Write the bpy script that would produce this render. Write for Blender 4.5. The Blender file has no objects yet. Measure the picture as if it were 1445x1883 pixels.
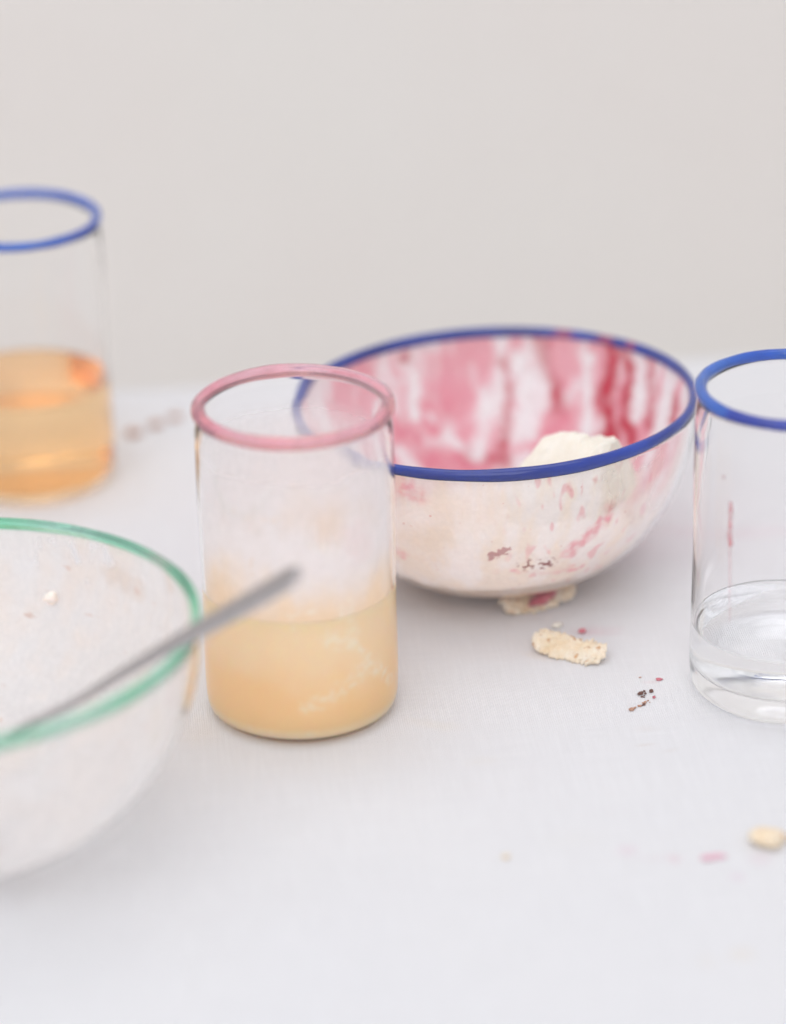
import bpy, bmesh, math, random
from mathutils import Vector, Matrix, noise

# ------------------------------------------------------------------ camera, light, exposure
S = 0.01                                   # the numbers below are centimetres
sc = bpy.context.scene
col = sc.collection
PITCH, ROLL = 0.4304, -0.0194
cd = bpy.data.cameras.new('camera')
cam = bpy.data.objects.new('camera', cd)
col.objects.link(cam)
sc.camera = cam
fw = Vector((0, math.cos(PITCH), -math.sin(PITCH)))
up = Vector((0, math.sin(PITCH), math.cos(PITCH)))
rt = Vector((1, 0, 0))
r2 = rt * math.cos(ROLL) + up * math.sin(ROLL)
u2 = -rt * math.sin(ROLL) + up * math.cos(ROLL)
mw = Matrix((r2, u2, -fw)).transposed().to_4x4()
mw.translation = Vector((0, -100, 56.2894)) * S
cam.matrix_world = mw
cd.sensor_fit = 'VERTICAL'
cd.sensor_height = 36
cd.sensor_width = 36 * 786 / 1024
cd.lens = 5800.42 / 1883 * 36
cd.clip_start = 0.02
cd.clip_end = 50
cd.dof.use_dof = True
cd.dof.focus_distance = 1.193
cd.dof.aperture_fstop = 2.65
cd.dof.aperture_blades = 0

world = bpy.data.worlds.new('World')
sc.world = world
world.use_nodes = True
wb = world.node_tree.nodes['Background']
wb.inputs[0].default_value = (0.95, 0.97, 1.03, 1)
wb.inputs[1].default_value = 0.73


def area(name, loc, target, size, power, color):
    ld = bpy.data.lights.new(name, 'AREA')
    ld.shape = 'RECTANGLE'
    ld.size, ld.size_y = size
    ld.energy = power
    ld.color = color
    o = bpy.data.objects.new(name, ld)
    col.objects.link(o)
    o.location = loc
    o.rotation_euler = (Vector(target) - Vector(loc)).to_track_quat('-Z', 'Y').to_euler()
    return o


area('window_light', (-1.1, -3.7, 3.3), (0, 0.3, 0.0), (5.0, 4.0), 144, (0.95, 0.975, 1.03))  # added soft lamp behind the camera, placed so shadows fall behind the glassware
area('overhead_light', (-0.3, 0.6, 4.4), (-0.1, 0.3, 0.0), (3.6, 3.6), 80, (0.97, 0.98, 1.02))

sc.view_settings.view_transform = 'Standard'
sc.view_settings.look = 'None'
sc.view_settings.exposure = 0
sc.view_settings.gamma = 1
sc.view_settings.use_curve_mapping = False
sc.render.engine = 'CYCLES'
cy = sc.cycles
cy.max_bounces = 32
cy.diffuse_bounces = 6
cy.glossy_bounces = 10
cy.transmission_bounces = 24
cy.transparent_max_bounces = 24
cy.caustics_reflective = True
cy.caustics_refractive = True
cy.blur_glossy = 0.0
cy.sample_clamp_indirect = 0.0
cy.use_denoising = True


# ------------------------------------------------------------------ materials
def mat(name):
    m = bpy.data.materials.new(name)
    m.use_nodes = True
    nt = m.node_tree
    return m, nt, nt.nodes['Principled BSDF']


def nd(nt, kind, **kw):
    n = nt.nodes.new(kind)
    for k, v in kw.items():
        if k.startswith('i_'):
            n.inputs[k[2:]].default_value = v
        else:
            setattr(n, k, v)
    return n


def mixrgb(nt, fac, a, b, blend='MIX'):
    n = nt.nodes.new('ShaderNodeMix')
    n.data_type = 'RGBA'
    n.blend_type = blend
    for sock, v in ((n.inputs[0], fac), (n.inputs[6], a), (n.inputs[7], b)):
        if hasattr(v, 'is_output'):
            nt.links.new(v, sock)
        elif isinstance(v, (int, float)):
            sock.default_value = v
        else:
            sock.default_value = (*v, 1) if len(v) == 3 else v
    return n.outputs[2]


def noise_out(nt, scale, detail=3, rough=0.5, vec=None, out=0, dist=0.0):
    n = nd(nt, 'ShaderNodeTexNoise')
    n.inputs['Scale'].default_value = scale
    n.inputs['Detail'].default_value = detail
    n.inputs['Roughness'].default_value = rough
    n.inputs['Distortion'].default_value = dist
    if vec is not None:
        nt.links.new(vec, n.inputs['Vector'])
    return n.outputs[out]


def ramp(nt, fac, a, b, lo=0.0, hi=1.0):
    n = nd(nt, 'ShaderNodeMapRange')
    nt.links.new(fac, n.inputs['Value'])
    n.inputs['From Min'].default_value = a
    n.inputs['From Max'].default_value = b
    n.inputs['To Min'].default_value = lo
    n.inputs['To Max'].default_value = hi
    return n.outputs['Result']


def bump(nt, p, height, strength, distance):
    b = nd(nt, 'ShaderNodeBump')
    b.inputs['Strength'].default_value = strength
    b.inputs['Distance'].default_value = distance
    nt.links.new(height, b.inputs['Height'])
    nt.links.new(b.outputs[0], p.inputs['Normal'])


def objco(nt):
    return nd(nt, 'ShaderNodeTexCoord').outputs['Object']


def glass_mat(name, color, ior=1.46, rough=0.0, wob=0.0):
    m, nt, p = mat(name)
    p.inputs['Base Color'].default_value = (*color, 1)
    p.inputs['Transmission Weight'].default_value = 1
    p.inputs['Roughness'].default_value = rough
    p.inputs['IOR'].default_value = ior
    if wob:
        bump(nt, p, noise_out(nt, 55, 2, 0.5, objco(nt)), wob, 0.002)
    return m


def rim_mat(name, trans=0.45):
    """coloured glass rod: the colour attribute holds where the glass is paler or deeper"""
    m, nt, p = mat(name)
    a = nd(nt, 'ShaderNodeVertexColor', layer_name='Col')
    v = ramp(nt, noise_out(nt, 260, 3, 0.6, objco(nt)), 0.3, 0.75, 0.88, 1.12)
    hs = nd(nt, 'ShaderNodeHueSaturation')
    nt.links.new(v, hs.inputs['Value'])
    nt.links.new(a.outputs['Color'], hs.inputs['Color'])
    nt.links.new(hs.outputs[0], p.inputs['Base Color'])
    p.inputs['Transmission Weight'].default_value = trans
    p.inputs['Roughness'].default_value = 0.06
    p.inputs['IOR'].default_value = 1.4
    p.inputs['Coat Weight'].default_value = 0.12
    p.inputs['Coat Roughness'].default_value = 0.03
    p.inputs['Coat IOR'].default_value = 1.65
    return m


def residue_mat(name, nscale=420, lo=0.35, hi=0.75, rough=0.28, bstr=0.16, brk=(0.97, 1.06), pale=0.03, thin=0.5):
    """food film on a wall: colour and cover come from the attribute, broken up by noise"""
    m, nt, p = mat(name)
    a = nd(nt, 'ShaderNodeVertexColor', layer_name='Col')
    co = objco(nt)
    n1 = noise_out(nt, nscale, 5, 0.6, co)
    nt.links.new(mixrgb(nt, ramp(nt, n1, 0.45, 0.8, 0.0, pale), a.outputs['Color'], (0.94, 0.89, 0.87)), p.inputs['Base Color'])
    mul = nd(nt, 'ShaderNodeMath', operation='MULTIPLY', use_clamp=True)
    nt.links.new(a.outputs['Alpha'], mul.inputs[0])
    nt.links.new(ramp(nt, n1, lo, hi, *brk), mul.inputs[1])
    nt.links.new(mul.outputs[0], p.inputs['Alpha'])
    p.inputs['Roughness'].default_value = rough
    p.inputs['Specular IOR Level'].default_value = 0.3
    tr = nd(nt, 'ShaderNodeBsdfTranslucent')
    nt.links.new(a.outputs['Color'], tr.inputs['Color'])
    tp = nd(nt, 'ShaderNodeBsdfTransparent')
    m1 = nd(nt, 'ShaderNodeMixShader')
    nt.links.new(mul.outputs[0], m1.inputs[0])
    nt.links.new(tp.outputs[0], m1.inputs[1])
    nt.links.new(tr.outputs[0], m1.inputs[2])
    m2 = nd(nt, 'ShaderNodeMixShader')
    m2.inputs[0].default_value = thin
    nt.links.new(p.outputs[0], m2.inputs[1])
    nt.links.new(m1.outputs[0], m2.inputs[2])
    nt.links.new(m2.outputs[0], nt.nodes['Material Output'].inputs['Surface'])
    hm = nd(nt, 'ShaderNodeMath', operation='MULTIPLY_ADD')
    nt.links.new(n1, hm.inputs[0])
    hm.inputs[1].default_value = 0.35
    nt.links.new(a.outputs['Alpha'], hm.inputs[2])
    bump(nt, p, hm.outputs[0], bstr, 0.0008)
    return m


def cream_mat(name, c1, c2, scale=120, bstr=0.3, sss=0.25, spots=None):
    m, nt, p = mat(name)
    co = objco(nt)
    n1 = noise_out(nt, scale, 5, 0.6, co)
    c = mixrgb(nt, ramp(nt, n1, 0.35, 0.7), c1, c2)
    if spots:
        n2 = noise_out(nt, spots[1], 3, 0.5, co)
        c = mixrgb(nt, ramp(nt, n2, spots[2], spots[2] + 0.06), c, spots[0])
    nt.links.new(c, p.inputs['Base Color'])
    p.inputs['Roughness'].default_value = 0.6
    p.inputs['Subsurface Weight'].default_value = sss
    p.inputs['Subsurface Radius'].default_value = (0.006, 0.004, 0.003)
    p.inputs['Subsurface Scale'].default_value = 1.0
    n3 = noise_out(nt, scale * 4, 4, 0.65, co)
    bump(nt, p, n3, bstr, 0.0008)
    return m


M = {}
M['glass'] = glass_mat('clear_glass', (1, 1, 1), 1.29, 0.0, 0.03)
M['bowl_glass'] = glass_mat('bowl_glass', (1, 1, 1), 1.26, 0.0, 0.04)
M['thin_glass'] = glass_mat('thin_bowl_glass', (1, 1, 1), 1.14, 0.0, 0.04)
M['rim'] = rim_mat('coloured_rim_glass', 0.5)
M['deep_rim'] = rim_mat('navy_rim_glass', 0.25)
M['soft_rim'] = rim_mat('pale_rim_glass', 0.72)
M['water'] = glass_mat('water', (1, 1, 1), 1.33, 0.0, 0.06)
M['amber'] = glass_mat('amber_drink', (1.0, 0.68, 0.35), 1.27, 0.0, 0.03)
M['residue'] = residue_mat('food_residue')
M['haze_film'] = residue_mat('juice_film', 160, 0.3, 0.75, 0.5, 0.08, (0.94, 1.06), 0.08)
M['cream'] = cream_mat('whipped_cream', (0.92, 0.87, 0.81), (0.94, 0.90, 0.87), 90, 0.2)
M['pool'] = cream_mat('melted_cream', (0.95, 0.82, 0.70), (0.95, 0.80, 0.74), 45, 0.15)
M['meringue'] = cream_mat('meringue', (0.80, 0.72, 0.60), (0.86, 0.80, 0.70), 130, 0.5, 0.2)
M['toasted'] = cream_mat('toasted_meringue', (0.84, 0.63, 0.40), (0.92, 0.81, 0.65), 170, 0.9, 0.15, ((0.62, 0.33, 0.14), 300, 0.62))
M['berry'] = cream_mat('berry', (0.52, 0.08, 0.12), (0.66, 0.20, 0.24), 300, 0.4, 0.2)
M['pale_berry'] = cream_mat('pale_berry', (0.74, 0.36, 0.44), (0.82, 0.52, 0.58), 300, 0.3, 0.2)
M['brown'] = cream_mat('dark_crumb', (0.10, 0.03, 0.015), (0.20, 0.07, 0.04), 600, 0.5, 0.0)
M['tan'] = cream_mat('tan_crumb', (0.45, 0.22, 0.13), (0.55, 0.30, 0.2), 600, 0.5, 0.0)

m, nt, p = mat('orange_juice')
co = objco(nt)
sep = nd(nt, 'ShaderNodeSeparateXYZ')
nt.links.new(co, sep.inputs[0])
n1 = noise_out(nt, 70, 4, 0.55, co)
a = nd(nt, 'ShaderNodeVertexColor', layer_name='Col')
c = mixrgb(nt, ramp(nt, n1, 0.3, 0.75, 0.0, 0.12), a.outputs['Color'], (0.97, 0.80, 0.56))
nt.links.new(c, p.inputs['Base Color'])
p.inputs['Roughness'].default_value = 0.25
p.inputs['IOR'].default_value = 1.34
p.inputs['Subsurface Weight'].default_value = 0.6
p.inputs['Subsurface Radius'].default_value = (0.012, 0.007, 0.003)
p.inputs['Subsurface Scale'].default_value = 1.0
M['juice'] = m

m, nt, p = mat('spoon_metal')
p.inputs['Base Color'].default_value = (0.42, 0.385, 0.375, 1)
p.inputs['Metallic'].default_value = 1
co = objco(nt)
nt.links.new(ramp(nt, noise_out(nt, 300, 4, 0.6, co), 0.3, 0.7, 0.22, 0.40), p.inputs['Roughness'])
M['metal'] = m

# plain painted wall
m, nt, p = mat('wall_paint')
co = objco(nt)
n1 = noise_out(nt, 2.2, 4, 0.55, co)
n2 = noise_out(nt, 9, 5, 0.6, co)
c = mixrgb(nt, ramp(nt, n1, 0.35, 0.7), (0.835, 0.80, 0.75), (0.83, 0.765, 0.715))
c = mixrgb(nt, ramp(nt, n2, 0.45, 0.75, 0, 0.35), c, (0.86, 0.83, 0.785))
nt.links.new(c, p.inputs['Base Color'])
p.inputs['Roughness'].default_value = 0.8
bump(nt, p, noise_out(nt, 60, 5, 0.6, co), 0.2, 0.002)
M['wall'] = m

# linen cloth: weave, and the spills (cm on the table: x, y, radius x, radius y, turn, colour, strength)
STAINS = [
    (7.9, 11.0, 1.3, 0.7, 0.0, (0.72, 0.40, 0.46), 0.32), (7.6, 10.9, 0.5, 0.35, 0.3, (0.72, 0.35, 0.42), 0.25),
    (9.07, 1.67, 0.55, 0.12, 0.2, (0.60, 0.45, 0.32), 0.30), (10.03, 1.22, 0.5, 0.12, 0.3, (0.62, 0.50, 0.38), 0.28),
    (1.5, 3.5, 1.5, 0.5, -0.3, (0.78, 0.68, 0.52), 0.25), (3.1, 0.7, 0.9, 0.5, 0.2, (0.78, 0.70, 0.58), 0.18),
    (7.9, -5.8, 0.55, 0.6, 0.0, (0.75, 0.48, 0.58), 0.35), (9.45, -6.46, 0.3, 0.4, 0.0, (0.72, 0.42, 0.48), 0.45),
    (9.0, -6.4, 1.3, 0.3, 0.0, (0.75, 0.55, 0.60), 0.18), (11.47, -7.7, 0.4, 0.4, 0.0, (0.74, 0.50, 0.62), 0.35),
    (12.4, -6.6, 0.6, 0.6, 0.0, (0.76, 0.50, 0.58), 0.30), (11.1, -12.5, 0.55, 0.6, -0.3, (0.74, 0.62, 0.46), 0.40),
    (9.9, -12.9, 0.6, 0.6, 0.0, (0.76, 0.66, 0.54), 0.20), (9.7, 6.6, 0.4, 0.2, 0.0, (0.74, 0.46, 0.46), 0.25),
    (9.2, 2.9, 0.7, 0.35, 0.0, (0.74, 0.60, 0.52), 0.16), (6.0, -5.0, 1.6, 0.9, 0.2, (0.76, 0.70, 0.60), 0.10),
    (14.6, 20.0, 4.5, 0.9, 0.0, (0.76, 0.55, 0.60), 0.35), (5.6, 8.9, 0.9, 0.4, -0.5, (0.80, 0.62, 0.42), 0.30),
    (6.2, 13.6, 2.5, 0.8, 0.1, (0.80, 0.62, 0.56), 0.25), (-7.3, 3.4, 1.0, 1.6, 0.0, (0.80, 0.66, 0.52), 0.25),
    (4.6, 9.5, 3.5, 1.6, 0.0, (0.78, 0.66, 0.60), 0.16), (-2.0, 1.0, 5.0, 2.2, 0.1, (0.80, 0.74, 0.64), 0.10),
]
m, nt, p = mat('white_linen')
co = objco(nt)
n0 = noise_out(nt, 9, 4, 0.55, co)
c = mixrgb(nt, ramp(nt, n0, 0.3, 0.7), (0.778, 0.766, 0.772), (0.80, 0.785, 0.780))
warp = noise_out(nt, 140, 3, 0.6, co, out=1)
for (x, y, rx, ry, a, cc, st) in STAINS:
    mp = nd(nt, 'ShaderNodeMapping', vector_type='TEXTURE')
    mp.inputs['Location'].default_value = (x * S, y * S, 0)
    mp.inputs['Rotation'].default_value = (0, 0, a)
    mp.inputs['Scale'].default_value = (rx * S, ry * S, 1)
    nt.links.new(co, mp.inputs['Vector'])
    ad = nd(nt, 'ShaderNodeVectorMath', operation='MULTIPLY_ADD')
    nt.links.new(warp, ad.inputs[0])
    ad.inputs[1].default_value = (0.9, 0.9, 0)
    nt.links.new(mp.outputs[0], ad.inputs[2])
    ad2 = nd(nt, 'ShaderNodeVectorMath', operation='SUBTRACT')
    nt.links.new(ad.outputs[0], ad2.inputs[0])
    ad2.inputs[1].default_value = (0.45, 0.45, 0)
    ml = nd(nt, 'ShaderNodeVectorMath', operation='MULTIPLY')
    nt.links.new(ad2.outputs[0], ml.inputs[0])
    ml.inputs[1].default_value = (1, 1, 0)
    ln = nd(nt, 'ShaderNodeVectorMath', operation='LENGTH')
    nt.links.new(ml.outputs[0], ln.inputs[0])
    mr = nd(nt, 'ShaderNodeMapRange', interpolation_type='SMOOTHSTEP')
    nt.links.new(ln.outputs['Value'], mr.inputs['Value'])
    mr.inputs['From Min'].default_value = 1.1
    mr.inputs['From Max'].default_value = 0.1
    mr.inputs['To Max'].default_value = st
    c = mixrgb(nt, mr.outputs[0], c, cc)
rot = nd(nt, 'ShaderNodeMapping')
rot.inputs['Rotation'].default_value = (0, 0, -0.094)
nt.links.new(co, rot.inputs['Vector'])
wsum = None
for d_ in ('X', 'Y'):
    w = nd(nt, 'ShaderNodeTexWave', bands_direction=d_)
    w.inputs['Scale'].default_value = 375
    w.inputs['Distortion'].default_value = 1.4
    w.inputs['Detail'].default_value = 2
    w.inputs['Detail Scale'].default_value = 0.4
    nt.links.new(rot.outputs[0], w.inputs['Vector'])
    if wsum is None:
        wsum = w.outputs['Fac']
    else:
        a_ = nd(nt, 'ShaderNodeMath', operation='MULTIPLY')
        nt.links.new(wsum, a_.inputs[0])
        nt.links.new(w.outputs['Fac'], a_.inputs[1])
        wsum = a_.outputs[0]
slub = noise_out(nt, 700, 2, 0.5, co)
a_ = nd(nt, 'ShaderNodeMath', operation='MULTIPLY_ADD')
nt.links.new(slub, a_.inputs[0])
a_.inputs[1].default_value = 0.73
nt.links.new(wsum, a_.inputs[2])
c = mixrgb(nt, ramp(nt, wsum, 0.0, 0.7, 0.34, 0.0), c, (0.55, 0.53, 0.53))      # gaps between threads
for sx, sy in ((35, 900), (900, 35)):
    st_ = nd(nt, 'ShaderNodeMapping')
    st_.inputs['Scale'].default_value = (sx, sy, 1)
    nt.links.new(rot.outputs[0], st_.inputs['Vector'])
    tn = noise_out(nt, 1.0, 3, 0.6, st_.outputs[0])
    c = mixrgb(nt, ramp(nt, tn, 0.42, 0.75, 0.0, 0.16), c, (0.62, 0.60, 0.60))
    c = mixrgb(nt, ramp(nt, tn, 0.5, 0.3, 0.0, 0.2), c, (0.84, 0.83, 0.83))
nt.links.new(c, p.inputs['Base Color'])
p.inputs['Roughness'].default_value = 0.85
p.inputs['Sheen Weight'].default_value = 0.25
bump(nt, p, a_.outputs[0], 0.8, 0.0003)
M['linen'] = m


# ------------------------------------------------------------------ helpers
def tag(o, label=None, cat=None, group=None, kind=None):
    for k, v in (('label', label), ('category', cat), ('group', group), ('kind', kind)):
        if v:
            o[k] = v
    return o


def empty(name, loc, label, cat, group=None, rot=None):
    o = bpy.data.objects.new(name, None)
    col.objects.link(o)
    o.location = Vector(loc) * S
    o.empty_display_size = 0.02
    if rot is not None:
        o.rotation_mode = 'QUATERNION'
        o.rotation_quaternion = rot
    return tag(o, label, cat, group)


def link(name, bm, material, parent=None, smooth=True, loc=None):
    me = bpy.data.meshes.new(name)
    bm.normal_update()
    bm.to_mesh(me)
    bm.free()
    if material is not None:
        me.materials.append(material)
    if smooth:
        for f in me.polygons:
            f.use_smooth = True
    o = bpy.data.objects.new(name, me)
    col.objects.link(o)
    o.parent = parent
    if loc is not None:
        o.location = Vector(loc) * S
    return o


def paint(o, fn):
    """colour attribute from a function of the vertex position in cm"""
    me = o.data
    a = me.color_attributes.new('Col', 'FLOAT_COLOR', 'POINT')
    for i, v in enumerate(me.vertices):
        a.data[i].color = fn(v.co / S)


def lathe(prof, n=128, wob=0.0, seed=0.0, dense=0.0):
    """revolve (r, z) pairs in cm; ends at r = 0 close with a fan"""
    bm = bmesh.new()
    rings = []
    for r, z in prof:
        if r < 1e-6:
            rings.append([bm.verts.new((0, 0, z * S))])
            continue
        ring = []
        for i in range(n):
            t = 2 * math.pi * i / n
            t -= dense * math.cos(t)               # more points on the near side
            k = 1.0
            dz = 0.0
            if wob:
                q = Vector((math.cos(t) * 0.8 + seed, math.sin(t) * 0.8, z * 0.12))
                k = 1 + wob * noise.noise(q)
                dz = wob * r * 0.5 * noise.noise(q + Vector((9, 4, 0)))
            ring.append(bm.verts.new((r * k * math.cos(t) * S, r * k * math.sin(t) * S, (z + dz) * S)))
        rings.append(ring)
    for a, b in zip(rings, rings[1:]):
        if len(a) == 1 and len(b) == 1:
            continue
        for i in range(n):
            j = (i + 1) % n
            if len(a) == 1:
                bm.faces.new((a[0], b[j], b[i]))
            elif len(b) == 1:
                bm.faces.new((a[i], a[j], b[0]))
            else:
                bm.faces.new((a[i], a[j], b[j], b[i]))
    return bm


def torus(R, r, z, n=160, k=16, wob=0.0, seed=0.0, tall=1.0):
    bm = bmesh.new()
    rows = []
    for i in range(n):
        t = 2 * math.pi * i / n
        q = Vector((math.cos(t) * 1.1 + seed, math.sin(t) * 1.1, seed))
        rr = r * (1 + 0.20 * noise.noise(q * 1.4) + 0.08 * noise.noise(q * 4.0))
        RR = R * (1 + wob * noise.noise(q))
        zz = z + wob * R * 0.6 * noise.noise(q + Vector((3, 8, 1)))
        row = []
        for j in range(k):
            a = 2 * math.pi * j / k
            row.append(bm.verts.new(((RR + rr * math.cos(a)) * math.cos(t) * S, (RR + rr * math.cos(a)) * math.sin(t) * S, (zz + rr * tall * math.sin(a)) * S)))
        rows.append(row)
    for i in range(n):
        a, b = rows[i], rows[(i + 1) % n]
        for j in range(k):
            q = (j + 1) % k
            bm.faces.new((a[j], b[j], b[q], a[q]))
    return bm


def smooth01(x):
    x = min(1.0, max(0.0, x))
    return x * x * (3 - 2 * x)


def seg_dist(p, a, b):
    ab = b - a
    t = 0.0 if ab.length_squared < 1e-9 else min(1.0, max(0.0, (p - a).dot(ab) / ab.length_squared))
    return (p - a - ab * t).length


def prep(strokes):
    return [(k, s, w, [Vector(q) for q in pts]) for k, s, w, pts in strokes]


def stroke_cover(q, w, pts, soft):
    dmin = min(seg_dist(q, a, b) for a, b in zip(pts, pts[1:])) if len(pts) > 1 else (q - pts[0]).length
    h = w * 0.5
    return 1 - smooth01((dmin - h * (1 - soft)) / (2 * h * soft + 1e-6))


def mix3(a, b, t):
    return tuple(x + (y - x) * t for x, y in zip(a, b))


BLUE_STROKES=[
('P', 0.6, 0.6, [(-3.86, 6.68, 6.85), (-3.75, 6.38, 5.18), (-3.81, 5.94, 4.16)]),
('P', 0.65, 1.0, [(-2.35, 7.3, 6.43), (-1.94, 6.96, 4.62), (-2.34, 6.56, 3.94)]),
('P', 0.8, 0.9, [(-3.57, 5.96, 3.9), (-2.62, 5.73, 2.72)]),
('P', 0.9, 0.9, [(-2.31, 5.89, 2.76), (-0.4, 6.02, 2.35)]),
('P', 0.4, 0.8, [(-0.87, 7.6, 6.36), (-1.13, 7.27, 5.03)]),
('P', 0.7, 0.4, [(0.52, 6.26, 2.69), (2.0, 6.23, 3.1), (3.11, 6.27, 4.01), (3.74, 6.36, 5.11)]),
('P', 0.5, 0.8, [(-5.4, 5.51, 6.89), (-5.26, 5.37, 5.64)]),
('P', 0.7, 1.2, [(5.24, 5.61, 6.51), (5.46, 4.32, 3.94)]),
('P', 0.5, 0.6, [(6.5, 4.21, 7.19), (6.38, 3.45, 4.69)]),
('R', 0.8, 0.4, [(-3.38, 6.95, 6.96), (-3.43, 6.91, 6.81)]),
('R', 0.8, 0.35, [(0.51, 7.62, 6.24), (0.78, 7.35, 5.15), (0.63, 6.92, 3.9), (0.41, 6.13, 2.5)]),
('R', 0.7, 0.65, [(2.2, 7.43, 7.3), (2.33, 7.24, 6.05), (2.76, 6.88, 5.22), (2.87, 6.54, 4.39)]),
('R', 1, 0.7, [(4.97, 5.94, 7.53), (5.01, 5.8, 6.47), (4.77, 5.61, 5.03), (4.78, 4.87, 3.63)]),
('R', 0.75, 0.7, [(5.59, 5.35, 7.19), (5.66, 5.09, 6.09), (5.48, 4.55, 4.31), (5.72, 3.97, 3.94)]),
('R', 0.6, 0.5, [(6.5, 4.21, 7.19), (6.38, 3.45, 4.69)]),
('R', 0.9, 0.65, [(7.36, 2.02, 6.24), (7.21, 1.8, 5.3)]),
('R', 0.5, 0.5, [(4.26, 5.18, 3.41), (4.92, 4.56, 3.41)]),
('R', 0.5, 0.5, [(-1.05, 6.14, 2.61), (0.5, 5.98, 2.31)]),
('W', 1, 0.55, [(-3.17, 6.93, 6.13), (-3.2, 6.44, 4.5)]),
('W', 1, 0.7, [(-0.03, 7.37, 5.07), (-0.35, 6.81, 3.63), (-0.71, 6.21, 2.65)]),
('W', 0.8, 0.3, [(-2.42, 6.63, 4.16), (-1.16, 6.17, 2.69)]),
('W', 1, 0.75, [(1.23, 7.54, 6.24), (1.4, 7.19, 4.92), (1.55, 6.57, 3.48)]),
('W', 1, 0.5, [(4.15, 6.46, 6.51), (4.04, 6.08, 4.84), (3.84, 5.68, 3.71)]),
('W', 0.9, 0.6, [(5.96, 4.64, 5.79), (5.88, 4.29, 4.77)]),
('W', 1, 0.3, [(7.11, 3.09, 7.53), (7.03, 2.98, 6.24), (6.7, 2.78, 4.69)]),
('W', 0.8, 0.5, [(7.63, 1.34, 7.42), (7.69, 0.73, 6.96)]),
('P', 0.5, 0.6, [(-3.8, -6.7, 6.74), (-3.08, -7.01, 6.39)]),
('P', 0.7, 0.4, [(-3.94, -5.45, 3.44), (-4.01, -0.22, 0.68)]),
('M', 0.9, 0.45, [(-0.46, -6.84, 3.71), (-0.19, -6.94, 3.9), (0.03, -7.01, 4.05)]),
('D', 0.9, 0.25, [(0.85, -6.53, 3.18), (1.66, -6.33, 3.1)]),
('P', 0.8, 0.25, [(0.33, -6.42, 2.91), (2.71, -5.46, 2.42)]),
('P', 0.6, 0.45, [(4.13, -6.22, 5.41), (3.93, -6.13, 4.77), (2.73, -6.35, 3.82), (2.42, -6.3, 3.48)]),
('R', 0.9, 0.14, [(2.52, -7.25, 6.55), (2.52, -7.25, 6.51)]),
('R', 0.9, 0.18, [(3.48, -6.87, 6.7), (3.47, -6.85, 6.55)]),
('R', 0.8, 0.24, [(4.15, -6.24, 5.52), (4.07, -6.22, 5.3)]),
('M', 0.5, 0.3, [(4.8, -5.13, 4.09), (5.3, -4.69, 4.2)]),
('B', 0.6, 1.5, [(-2.39, -7.23, 6.13), (-0.92, -7.48, 5.71)]),
('B', 0.5, 1.3, [(-3.51, -6.19, 4.31), (-2.47, -6.75, 4.5)]),
('T', 0.5, 0.3, [(1.62, -3.76, 0.72), (4.2, -3.01, 1.44), (5.24, -2.52, 2.08)]),
('P', 0.5, 0.2, [(6.3, -4.3, 6.21), (6.24, -4.18, 5.6)]),
('P', 0.4, 0.2, [(6.77, -3.46, 6.05), (6.44, -3.55, 4.99)]),
]
PINK_STROKES=[
('W', 0.8, 0.45, [(1.15, -3.31, 4.33), (1.8, -3.0, 4.17)]),
('W', 0.8, 0.3, [(1.94, -2.91, 3.93), (2.57, -2.38, 2.93), (3.27, -1.24, 1.69)]),
('W', 0.7, 0.4, [(2.25, -2.68, 2.73), (1.43, -3.19, 2.13), (0.29, -3.49, 1.65)]),
('W', 0.6, 0.25, [(-0.23, -3.49, 5.46), (0.56, -3.45, 5.66)]),
('W', 0.5, 0.15, [(-0.18, -3.5, 5.18), (-0.04, -3.5, 4.45)]),
('W', 0.6, 0.3, [(1.51, -3.16, 5.46), (1.63, -3.1, 5.3)]),
('W', 0.5, 0.25, [(1.82, -2.99, 5.78), (2.12, -2.79, 4.49)]),
('T', 0.4, 0.15, [(-1.53, -3.15, 7.59), (-1.51, -3.16, 6.9)]),
('T', 0.3, 0.15, [(-2.18, -2.74, 9.31), (-0.34, -3.48, 9.27)]),
('P', 0.25, 1.2, [(2.2, -2.72, 8.19), (2.35, -2.59, 7.79)]),
('W', 0.5, 0.2, [(-3.14, -1.54, 0.24), (-2.71, -2.21, 0.4)]),
('W', 0.5, 0.3, [(-1.87, -2.96, 0.32), (0.56, -3.45, 0.28)]),
]
GREEN_STROKES=[
('C', 0.9, 0.35, [(2.9, 8.55, 7.34), (2.72, 8.45, 6.35)]),
('C', 0.9, 0.3, [(3.5, 8.33, 7.42), (3.55, 8.26, 7.02)]),
('C', 0.9, 0.4, [(4.21, 7.99, 7.46), (4.29, 7.85, 6.7)]),
('C', 0.9, 0.35, [(4.81, 7.62, 7.22), (4.7, 7.44, 5.99)]),
('C', 0.9, 0.5, [(5.46, 7.19, 7.42), (5.49, 7.11, 6.98)]),
('C', 0.6, 0.4, [(3.42, 8.34, 7.22), (5.0, 7.53, 7.5)]),
('T', 0.5, 0.8, [(5.61, 6.93, 6.54), (6.66, 5.89, 6.38)]),
('T', 0.6, 0.5, [(7.74, 4.68, 7.73), (7.98, 4.16, 7.1)]),
('T', 0.5, 0.2, [(7.75, 4.28, 6.23), (7.65, 4.3, 5.87)]),
('T', 0.7, 0.2, [(2.77, 8.6, 7.53), (4.7, 7.72, 7.53)]),
('P', 0.6, 0.35, [(8.36, -3.24, 6.82), (8.39, -2.73, 6.07)]),
('Y', 0.25, 0.5, [(7.92, -4.13, 6.62), (7.75, -3.81, 5.39)]),
('Y', 0.2, 0.4, [(7.49, -3.83, 4.76), (7.15, -1.37, 2.74)]),
('T', 0.6, 0.3, [(5.5, -3.26, 1.78), (4.42, -3.91, 1.39)]),
]
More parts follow.
